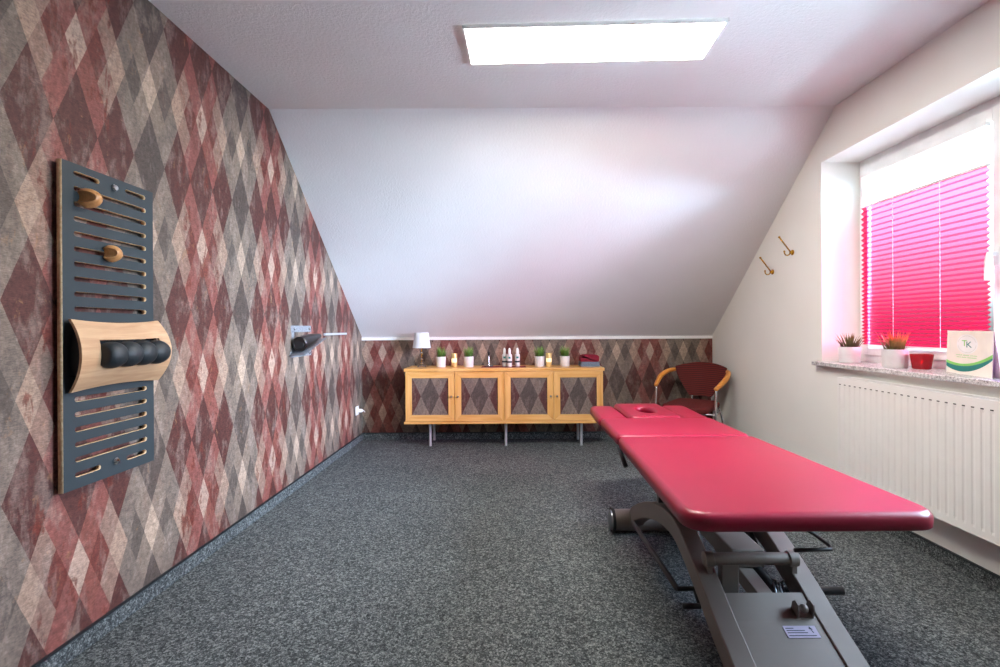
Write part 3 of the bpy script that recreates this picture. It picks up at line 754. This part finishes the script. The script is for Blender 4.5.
# towels
def towel(name, label, x0, x1, y0, y1, z0, h, mat, folds, seed):
    rt = thing(name, label, 'towel', ((x0+x1)/2, (y0+y1)/2, z0)); rnd = random.Random(seed)
    lx, ly = (x1-x0)/2, (y1-y0)/2
    t_ = h/folds
    b = bmesh.new()
    for k in range(folds):
        w_ = lx-rnd.random()*.006; pr = roundpoly([(-w_, k*t_), (w_, k*t_), (w_, (k+1)*t_-.001), (-w_, (k+1)*t_-.001)], t_*.42, 5)
        prism(b, pr, 'XZ', -ly+rnd.random()*.006, ly)
    o = obj('folded_layers', b, M[mat], rt, auto=True, bevel=.003, seg=3)
    return rt
towel('folded_towel', 'blue-grey folded towel at the right end of the sideboard, under the burgundy one', px(579.4), px(598.5), 4.58, 4.76, TZ, .047, 'towelg', 2, 1)
rt = thing('rolled_towel', 'burgundy folded towel lying on top of the blue-grey towel', 'towel', (px(588.8), 4.66, TZ+.0475))
b = bmesh.new(); prism(b, roundpoly([(-.09, 0), (.085, 0), (.088, .064), (-.06, .068), (-.088, .045)], [.012, .02, .03, .03, .02], 6), 'XZ', -.07, .07); obj('towel_roll', b, M['towelr'], rt, auto=True, bevel=.012, seg=4)
b = bmesh.new(); prism(b, roundpoly([(-.091, .027), (.08, .03), (.08, .036), (-.091, .033)], .002, 3), 'XZ', -.0712, -.055); obj('fold_line', b, M['redcloth'], rt)

# ------------------------------------------------------------------ visitor chair
root = thing('armchair', 'wine red upholstered armchair with wooden armrests and chrome legs in the back right corner', 'chair', (1.644, 4.36, 0), math.radians(-41)); root.scale = (.93, .93, .93)
b = bmesh.new(); nu, nv = 20, 14; fr_, bk = [], []
def backpt(s, t_, o):
    # s -1..1 across, t_ 0..1 up
    w = .105+.175*(t_**.85)
    if t_ > .72: w = .105+.175*(.72**.85)+ .02*(t_-.72)/.28
    x = s*w; top = .80+.045*(1-s*s); z = .505+(top-.505)*t_
    y = .235+.06*t_-.09*(s*s)*(.3+.7*t_)+o
    return (x, y, z)
for o_, g in ((0, fr_), (.032, bk)):
    for i in range(nu+1): g.append([b.verts.new(backpt(-1+2*i/nu, j/nv, o_)) for j in range(nv+1)])
for g in (fr_, bk):
    for i in range(nu):
        for j in range(nv): b.faces.new((g[i][j], g[i+1][j], g[i+1][j+1], g[i][j+1]))
for i in range(nu):
    for j in (0, nv): b.faces.new((fr_[i][j], fr_[i+1][j], bk[i+1][j], bk[i][j]))
for j in range(nv):
    for i in (0, nu): b.faces.new((fr_[i][j], fr_[i][j+1], bk[i][j+1], bk[i][j]))
obj('backrest', b, M['stripe'], root, auto=True, bevel=.008, seg=3)
plate('seat', roundpoly([(-.23, -.25), (.23, -.25), (.21, .2), (-.21, .2)], [.1, .1, .08, .08], 8), [], .06, lambda x, y, z: (x, y, .44+z+.012*(y/.25)), M['fabric'], root, bev=.024, bres=4)
for s in (-1, 1):
    b = bmesh.new(); pth = smoothpath([(s*.255, .235, .765), (s*.295, .14, .755), (s*.315, 0, .715), (s*.30, -.12, .665), (s*.285, -.20, .635)], 5)
    tube(b, pth, .02, 12, rad=[.018+.006*math.sin(PI*i/(len(pth)-1)) for i in range(len(pth))])
    obj('armrest', b, M['armwood'], root, smooth=True)
    b = bmesh.new(); tube(b, smoothpath([(s*.285, -.185, .625), (s*.285, -.20, .45), (s*.285, -.22, .0)]), .011, 10); obj('leg', b, M['chrome'], root, smooth=True)
    b = bmesh.new(); tube(b, smoothpath([(s*.10, .262, .56), (s*.11, .24, .42), (s*.2, .2, .38), (s*.25, .24, .0)]), .011, 10); obj('leg', b, M['chrome'], root, smooth=True)
b = bmesh.new(); tube(b, [(-.285, -.20, .40), (.285, -.20, .40)], .010); tube(b, [(-.285, -.20, .40), (-.2, .2, .38)], .010); tube(b, [(.285, -.20, .40), (.2, .2, .38)], .010); obj('seat_frame', b, M['chrome'], root, smooth=True)

# ------------------------------------------------------------------ massage table
TP_ = .60
root = thing('massage_table', 'large crimson leatherette massage table on an arched taupe steel frame', 'massage table', (.837, 1.9, 0)); off = root.location
def inset_loop(loop, d):
    """move a closed outline inwards (anticlockwise loops) by d"""
    out = []; n = len(loop)
    for i in range(n):
        p0, p1, p2 = Vector(loop[i-1]), Vector(loop[i]), Vector(loop[(i+1) % n])
        n0 = (p1-p0).normalized(); n1 = (p2-p1).normalized(); m_ = Vector((-n0.y-n1.y, n0.x+n1.x)).normalized()
        k = max(.5, m_.dot(Vector((-n0.y, n0.x)))); q = p1+m_*(d/k); out.append((q.x, q.y))
    return out
def dedupe(loop):
    out = []
    for p_ in loop:
        if not out or (Vector(p_)-Vector(out[-1])).length > 1e-4: out.append(p_)
    if (Vector(out[0])-Vector(out[-1])).length < 1e-4: out.pop()
    return out
def cushion(name, pts, r, th=.052, holes=[], bev=.024, dz=0):
    outer = dedupe(roundpoly(pts, [max(q_, bev*1.9) for q_ in r], 10))
    b = bmesh.new(); prof = [(0, th*.45), (0, th-bev)]+[(bev*(1-math.cos(a)), th-bev+bev*math.sin(a)) for a in [PI/2*k/6 for k in range(1, 7)]]
    lowp = [(.012*(1-math.cos(a)), .012-.012*math.sin(a)) for a in [PI/2*k/3 for k in (3, 2, 1)]]
    prof = lowp+prof; caps = {0: [], 1: []}
    for loop, sg in [(outer, 1)]+[(dedupe(h_), -1) for h_ in holes]:
        rings = []
        for ins, z in prof: rings.append([b.verts.new((x, y, TP_-th+z+dz)) for x, y in inset_loop(loop, sg*ins)])
        n = len(loop)
        for k in range(len(rings)-1):
            for i in range(n): b.faces.new((rings[k][i], rings[k][(i+1) % n], rings[k+1][(i+1) % n], rings[k+1][i]))
        caps[0].append(rings[0]); caps[1].append(rings[-1])
    for k in (0, 1):
        if not holes: b.faces.new(caps[k][0])
        else:
            b.edges.ensure_lookup_table(); es = []
            for rg in caps[k]:
                for i in range(len(rg)): es.append(b.edges.get((rg[i], rg[(i+1) % len(rg)])))
            bmesh.ops.triangle_fill(b, edges=es, use_beauty=True)
    return obj(name, b, M['vinyl'], root, off=off, smooth=True)
cushion('leg_cushion', [(.482, 1.328), (1.208, 1.328), (1.160, 2.303), (.506, 2.303)], [.085, .085, .03, .03])
cushion('back_cushion', [(.507, 2.307), (1.158, 2.307), (1.152, 2.772), (.508, 2.772)], [.03, .03, .03, .03])
cushion('armrest_cushion', [(.508, 2.778), (.683, 2.778), (.683, 3.24), (.522, 3.24)], [.03, .03, .03, .07], dz=-.006)
cushion('head_cushion', [(.688, 2.778), (.995, 2.778), (.995, 3.27), (.688, 3.27)], [.03, .03, .05, .05], holes=[circ(.842, 3.02, .052, .115, 32)], dz=.004)
cushion('armrest_cushion', [(1.0, 2.778), (1.152, 2.778), (1.165, 3.24), (1.0, 3.24)], [.03, .03, .07, .03], dz=-.006)
# under-frame
zt = TP_-.054
b = bmesh.new()
for x in (.58, 1.06): box(b, x, x+.035, 1.50, 2.29, zt-.03, zt)
for y in (1.50, 1.9, 2.255): box(b, .615, 1.06, y, y+.035, zt-.03, zt)
obj('top_frame', b, M['framed'], root, off=off)
b = bmesh.new()
for x in (.58, 1.06): box(b, x, x+.035, 2.33, 3.15, zt-.03, zt)
for y in (2.33, 2.74, 3.10): box(b, .615, 1.06, y, y+.03, zt-.03, zt)
obj('head_frame', b, M['framed'], root, off=off)
for x in (.6,1.07):
    b = bmesh.new(); tube(b, [(x, 2.31, zt-.015), (x, 2.33, zt-.015)], .012); tube(b, [(x, 2.29, zt-.015), (x, 2.31, zt-.015)], .012); obj('hinge', b, M['black'], root, off=off)
prof = [(2.64, .10), (2.58, .152), (2.51, .192), (2.40, .245), (2.28, .292), (2.15, .330), (2.03, .352), (1.93, .358), (1.84, .342), (1.74, .303), (1.625, .25), (1.53, .199), (1.44, .158), (1.36, .122), (1.26, .095), (1.17, .08)]
pp_ = [(v.x, v.y) for v in smoothpath([(a, c_, 0) for a, c_ in prof], 3)]
low = []
for i, (y, z) in enumerate(pp_):
    a, c_ = pp_[max(i-1, 0)], pp_[min(i+1, len(pp_)-1)]; d = Vector((c_[0]-a[0], c_[1]-a[1])).normalized(); nrm = Vector((d.y, -d.x))
    if nrm.y > 0: nrm = -nrm
    th = .075; low.append((y+nrm.x*th, max(.008, z+nrm.y*th)))
for xa, xb2 in ((.640, .708), (.968, 1.036)):
    b = bmesh.new(); n = len(pp_)
    T1 = [[b.verts.new((x, p_[0], p_[1])) for x in (xa, xb2)] for p_ in pp_]; L1 = [[b.verts.new((x, p_[0], p_[1])) for x in (xa, xb2)] for p_ in low]
    for i in range(n-1):
        b.faces.new((T1[i][0], T1[i][1], T1[i+1][1], T1[i+1][0])); b.faces.new((L1[i][0], L1[i][1], L1[i+1][1], L1[i+1][0]))
        for k in (0, 1): b.faces.new((T1[i][k], T1[i+1][k], L1[i+1][k], L1[i][k]))
    for i in (0, n-1): b.faces.new((T1[i][0], T1[i][1], L1[i][1], L1[i][0]))
    obj('arched_beam', b, M['frame'], root, off=off, auto=True, bevel=.004)
def zarch(y):
    for i in range(len(pp_)-1):
        a, c_ = pp_[i], pp_[i+1]
        if c_[0] <= y <= a[0]: return c_[1]+(a[1]-c_[1])*(y-c_[0])/(a[0]-c_[0]+1e-9)
    return pp_[-1][1]
# floor tubes with rubber rings and end caps
for y, x0, x1 in ((2.63, .558, 1.118), (1.14, .558, 1.118)):
    b = bmesh.new(); lathe(b, [(.056, x0), (.056, x1)], 28, (0, y, .0665), 0); ft = obj('floor_tube', b, M['frame'], root, off=off, auto=True)
    for s, xx in ((-1, x0), (1, x1)):
        b = bmesh.new(); lathe(b, [(.066, xx), (.066, xx-s*-.014)], 28, (0, y, .0665), 0); obj('rubber_ring', b, M['black'], ft, off=off, auto=True)
        b = bmesh.new(); lathe(b, [(.053, xx+s*.014), (.051, xx+s*.02), (.032, xx+s*.029), (.0005, xx+s*.032)], 28, (0, y, .0665), 0); obj('end_cap', b, M['steelbrushed'], ft, off=off, auto=True)
# crossbar over the beams
yb_, zb2 = 1.672, .312
b = bmesh.new(); lathe(b, [(.0205, .68), (.0205, .985)], 24, (0, yb_, zb2), 0); obj('crossbar', b, M['frame'], root, off=off, auto=True)
for x in (.674, .966):
    b = bmesh.new(); lathe(b, [(.02, x-.008), (.0255, x-.006), (.0255, x+.022), (.022, x+.024)], 24, (0, yb_, zb2), 0); box(b, x+.002, x+.018, yb_-.014, yb_+.014, zarch(yb_)-.01, zb2-.01); obj('crossbar_clamp', b, M['frame'], root, off=off, auto=True)
obj('upright_post', B(.722, .782, 1.655, 1.69, .13, zb2-.012), M['frame'], root, off=off, bevel=.004)
obj('lift_beam', B(.795, .916, 1.74, 2.40, .245, .312), M['frame'], root, off=off, bevel=.006)
# cover plate following the beams
b = bmesh.new(); ys = [1.602, 1.56, 1.52, 1.48, 1.44, 1.40, 1.36, 1.31, 1.26, 1.2]; A_ = [[b.verts.new((x, y, zarch(y)-.006+dz)) for x in (.709, .967) for dz in (0, -.008)] for y in ys]
for i in range(len(ys)-1):
    p_, q_ = A_[i], A_[i+1]
    for a, c_ in ((0, 2), (1, 3), (0, 1), (2, 3)): b.faces.new((p_[a], p_[c_], q_[c_], q_[a]))
for i in (0, -1): b.faces.new((A_[i][0], A_[i][1], A_[i][3], A_[i][2]))
cov = obj('cover_plate', b, M['frame'], root, off=off)
# little U bracket with ball on the cover, and a data label
sl = math.atan2(zarch(1.56)-zarch(1.45), .11)
def on(y, x=0, up=0): return Vector((x, y-math.sin(sl)*up, zarch(y)-.006+math.cos(sl)*up))
c0 = on(1.542, .93)
R_ = Matrix.Translation(c0) @ Matrix.Rotation(sl, 4, 'X')
b = bmesh.new()
pr = [(-.019, 0), (.019, 0), (.023, .026), (.014, .042), (-.004, .043), (-.015, .028)]
for x in (-.026, .022): prism(b, pr, 'YZ', x, x+.004)
box(b, -.026, .026, -.017, .017, 0, .004)
bmesh.ops.transform(b, matrix=R_, verts=b.verts); obj('bracket', b, M['frame'], cov, off=off)
b = bmesh.new(); bmesh.ops.create_icosphere(b, subdivisions=3, radius=.014, matrix=R_ @ Matrix.Translation((0, 0, .022))); lathe_v = None
obj('bracket_ball', b, M['frame'], cov, off=off, smooth=True)
c1 = on(1.487, .895, .001); sl2 = math.atan2(zarch(1.51)-zarch(1.465), .045)
R2 = Matrix.Translation(Vector(c1)-Vector(off)) @ Matrix.Rotation(sl2, 4, 'X')
b = B(-.05, .05, -.019, .019, 0, .0008); bmesh.ops.transform(b, matrix=R2, verts=b.verts); lb = obj('data_label', b, pm('silver_label', '#b9adc4', .5), cov)
def T4(x, y, z=.001): return R2 @ Matrix.Translation((x, y, z))
b = bmesh.new()
for (x0, x1, y) in ((-.045, -.02, .011), (-.045, .012, .004), (-.045, .018, -.003), (-.045, .04, -.012)): box(b, x0, x1, y-.0012, y+.0012, .0008, .0012)
bmesh.ops.transform(b, matrix=R2, verts=b.verts); obj('printed_lines', b, M['label'], lb)
b = bmesh.new(); prism(b, [(.0335, -.004), (.0365, -.004), (.0335, .008), (.0385, .006), (.031, .017), (.0265, .009), (.031, .008)], 'XY', .0008, .0012); bmesh.ops.transform(b, matrix=R2, verts=b.verts); obj('printed_arrow', b, M['label'], lb)
# actuator motor between the beams
ra, rb = Vector((.868, 1.60, .175)), Vector((.825, 1.90, .265))
b = bmesh.new(); d = (rb-ra); q_ = d.to_track_quat('Y', 'Z').to_matrix().to_4x4(); box(b, -.027, .027, 0, d.length, -.025, .025); bmesh.ops.transform(b, matrix=Matrix.Translation(ra) @ q_, verts=b.verts); obj('actuator', b, M['frame'], root, off=off, bevel=.003)
b = bmesh.new(); tube(b, [ra+Vector((.045, .01, .005)), rb+Vector((.06, -.05, 0))], .022, 14); bmesh.ops.create_icosphere(b, subdivisions=2, radius=.028, matrix=Matrix.Translation(ra+Vector((.05, .0, .01)))); obj('motor', b, M['black'], root, off=off, smooth=True)
for k in range(4):
    b = bmesh.new(); s0 = ra+Vector((.03+.01*k, .02, .02)); tube(b, smoothpath([s0, s0+Vector((.01, .05, .03)), s0+Vector((.03+.005*k, .1, .015*(k % 2))), s0+Vector((.05, .2-.02*k, -.02))]), .0035, 7); obj('cable', b, M['black' if k % 2 else 'steelbrushed'], root, off=off, smooth=True)
# lift arms up to the top frame
for x in (.72, .93):
    for y0_, y1_ in ((1.82, 2.20), (2.20, 2.56)):
        b = bmesh.new(); tube(b, [(x+.01, y0_, .23), (x+.01, y1_, zt-.02)], .018, 12); obj('lift_arm', b, M['framed'], root, off=off, smooth=True)
obj('spring_post', B(.66, .69, 2.16, 2.19, .33, .43), M['framed'], root, off=off)
# foot bars, pedals and handles
b = bmesh.new(); tube(b, [(.636, 2.53, .092), (.652, 1.90, .085)], .011, 12); obj('foot_bar', b, M['framed'], root, off=off, smooth=True)
b = bmesh.new(); tube(b, [(.652, 1.90, .085), (.72, 1.90, .085)], .009); tube(b, [(.652, 1.84, .05), (.72, 1.84, .05)], .011); tube(b, [(.72, 1.84, .05), (.72, 1.90, .085)], .009); obj('pedal', b, M['black'], root, off=off, smooth=True)
b = bmesh.new(); tube(b, [(1.02, 1.85, .10), (1.272, 1.85, .10)], .015, 14); tube(b, [(1.14, 1.85, .10), (1.18, 1.80, .05)], .012, 12); obj('pedal', b, M['black'], root, off=off, smooth=True)
b = bmesh.new(); tube(b, [(.95, 1.60, zt-.032), (1.0, 1.62, .43), (1.017, 1.62, .42), (1.012, 1.53, .42), (1.004, 1.51, .418), (.885, 1.505, .418)], .006, 8)
obj('lever_loop', b, M['black'], root, off=off, smooth=True)
b = bmesh.new(); tube(b, [(.515, 2.30, zt), (.522, 2.20, .485)], .011, 8); obj('release_lever', b, M['black'], root, off=off, smooth=True)

# ------------------------------------------------------------------ things on the window sill
SZ = .8905
a1 = pot('white pot with a spiky olive succulent at the far end of the window sill', None, r=.06, hp=.1, plant='agave', seed=5, name='potted_succulent', n=60, ph=(.05, .10), spread=.06, w=.005); a1.location = (2.13, 3.02, SZ)
a2 = pot('patterned white pot with a red-tipped spiky succulent on the window sill', None, r=.06, hp=.1, plant='agave2', seed=9, name='potted_succulent', textured=True, n=75, ph=(.055, .12), spread=.065, w=.005); a2.location = (2.13, 2.665, SZ)
root = thing('glass_tealight_holder', 'flared dark red glass tealight holder on the window sill beside the cream card', 'tealight holder', (2.185, 2.555, SZ))
b = bmesh.new(); lathe(b, [(.0005, 0), (.038, 0), (.041, .004), (.051, .078), (.048, .078), (.037, .012), (.0005, .010)], 32); obj('glass_cup', b, M['redglass'], root, auto=True)
b = bmesh.new(); lathe(b, [(.0005, .0), (.018, 0), (.019, .014), (.0005, .015)], 20, (0, 0, .0112)); obj('tealight', b, M['ceramic'], root, auto=True)
b = bmesh.new(); lathe(b, [(.0005, 0), (.004, .006), (.0005, .018)], 10, (0, 0, .028)); obj('flame', b, pm('flame', '#ffd080', .5, Emission_Color=(1, .6, .25, 1), Emission_Strength=25), root, smooth=True)
# folded cream card
pa, pb = Vector((2.175, 2.40, SZ)), Vector((2.066, 2.062, SZ)); d = pb-pa; wd = d.length
root = thing('folded_card', 'cream display card with round logo and green curves on the window sill', 'card', tuple(pa))
xax = d.normalized(); zax = Vector((0, 0, 1)); nax = xax.cross(zax).normalized()
if nax.x > 0: nax = -nax
back = -nax
MC = Matrix(((xax.x, back.x, 0, 0), (xax.y, back.y, 0, 0), (0, 0, 1, 0), (0, 0, 0, 1)))   # local: x along card, y away from the room, z up
hh = .205
b = bmesh.new(); tilt = .006
v = [(0, 0, 0), (wd, 0, 0), (wd, tilt, hh), (0, tilt, hh)]
def cardleaf(sign):
    b = bmesh.new()
    if sign: q = [(0, 0, 0), (wd, 0, 0), (wd, tilt, hh), (0, tilt, hh)]
    else: q = [(0, 2*tilt+.02, 0), (wd, 2*tilt+.02, 0), (wd, tilt+.002, hh), (0, tilt+.002, hh)]
    A_ = [b.verts.new(MC @ Vector(p_)) for p_ in q]; B_ = [b.verts.new(MC @ (Vector(p_)+Vector((0, .0012, 0)))) for p_ in q]
    b.faces.new(A_); b.faces.new(B_[::-1])
    for i in range(4): b.faces.new((A_[i], A_[(i+1) % 4], B_[(i+1) % 4], B_[i]))
    return b
front = obj('front_leaf', cardleaf(1), M['card'], root); obj('back_leaf', cardleaf(0), M['card'], root)
def cp(x, z, o=.0006): return MC @ Vector((x, tilt*z/hh-o, z))
def swoosh(name, lo, hi, mat):
    b = bmesh.new(); n = 24; L_ = []
    for i in range(n+1):
        x = wd*i/n; L_.append([b.verts.new(cp(x, lo(i/n), .0005)), b.verts.new(cp(x, hi(i/n), .0005)), b.verts.new(cp(x, lo(i/n), 0)), b.verts.new(cp(x, hi(i/n), 0))])
    for i in range(n):
        for a, c_ in ((0, 1), (2, 3), (0, 2), (1, 3)): b.faces.new((L_[i][a], L_[i][c_], L_[i+1][c_], L_[i+1][a]))
    obj(name, b, mat, front)
sw = lambda s, o: .048+o-.045*s*(1.5-s*1.55)+.062*s**3
def sw(s, o): return .040+o-.075*s*(1-s)*1.1+.040*s*s
swoosh('green_swoosh', lambda s: sw(s, .008+.004*math.sin(PI*s)), lambda s: sw(s, .022+.002*s), M['green'])
swoosh('teal_swoosh', lambda s: sw(s, -.010*math.sin(PI*s)**.6-.008*(1-s)), lambda s: sw(s, .008+.004*math.sin(PI*s)), M['teal'])
def ring(r0, r1, cx, cz, mat, name):
    b = bmesh.new(); n = 40
    for i in range(n):
        a0_, a1_ = 2*PI*i/n, 2*PI*(i+1)/n
        b.faces.new([b.verts.new(cp(cx+r*math.cos(a), cz+r*math.sin(a), .0009)) for r, a in ((r0, a0_), (r1, a0_), (r1, a1_), (r0, a1_))])
    obj(name, b, mat, front)
lx, lz = wd*.47, .142
b = bmesh.new(); b.faces.new([b.verts.new(cp(lx+.082*math.cos(2*PI*i/40), lz+.046*math.sin(2*PI*i/40), .0006)) for i in range(40)]); obj('logo_disc', b, M['white'], front)
dots = bmesh.new()
for i in range(44):
    if i in (0, 1, 21, 22, 23): continue
    a = 2*PI*i/44; c_, s__ = math.cos(a), math.sin(a)
    dots.faces.new([dots.verts.new(cp(lx+.071*c_+dx_*.0018, lz+.039*s__+dz_*.0018, .001)) for dx_, dz_ in ((-1, -1), (1, -1), (1, 1), (-1, 1))])
obj('logo_lettering', dots, M['greytext'], front)
def ctext(s, size, mat, x, z, name, shear=1):
    Mt = MC @ Matrix(((shear, 0, 0, x), (0, 0, -1, tilt*z/hh-.0012), (0, 1, 0, z), (0, 0, 0, 1)))
    text(name, s, size, mat, front, Mt, .0001)
ctext('T', .04, M['green'], lx-.019, lz+.003, 'logo_letter', 1.8); ctext('K', .04, M['teal'], lx+.016, lz-.003, 'logo_letter', 1.8)
b = bmesh.new()
for z, w_, n in ((.088, .082, 24), (.078, .078, 30)):
    for i in range(n):
        if i in (7, 15): continue
        x = lx-w_+2*w_*i/n; h_ = .0022 if i % 3 else .0032
        b.faces.new([b.verts.new(cp(x+a, z+c_, .0008)) for a, c_ in ((0, 0), (2*w_/n*.6, 0), (2*w_/n*.6, h_*1.3), (0, h_*1.3))])
obj('printed_lines', b, M['green'], front)
root = thing('leaflet_box', 'lilac leaflet box on the window sill at the right edge, beside the cream card', 'box', (2.10, 1.975, SZ))
b = bmesh.new(); box(b, -.02, .02, -.07, .062, 0, .21); obj('box_body', b, M['lilacglass'], root); b = bmesh.new(); box(b, -.018, .018, -.065, .058, .21, .25); obj('leaflets', b, M['card'], root)
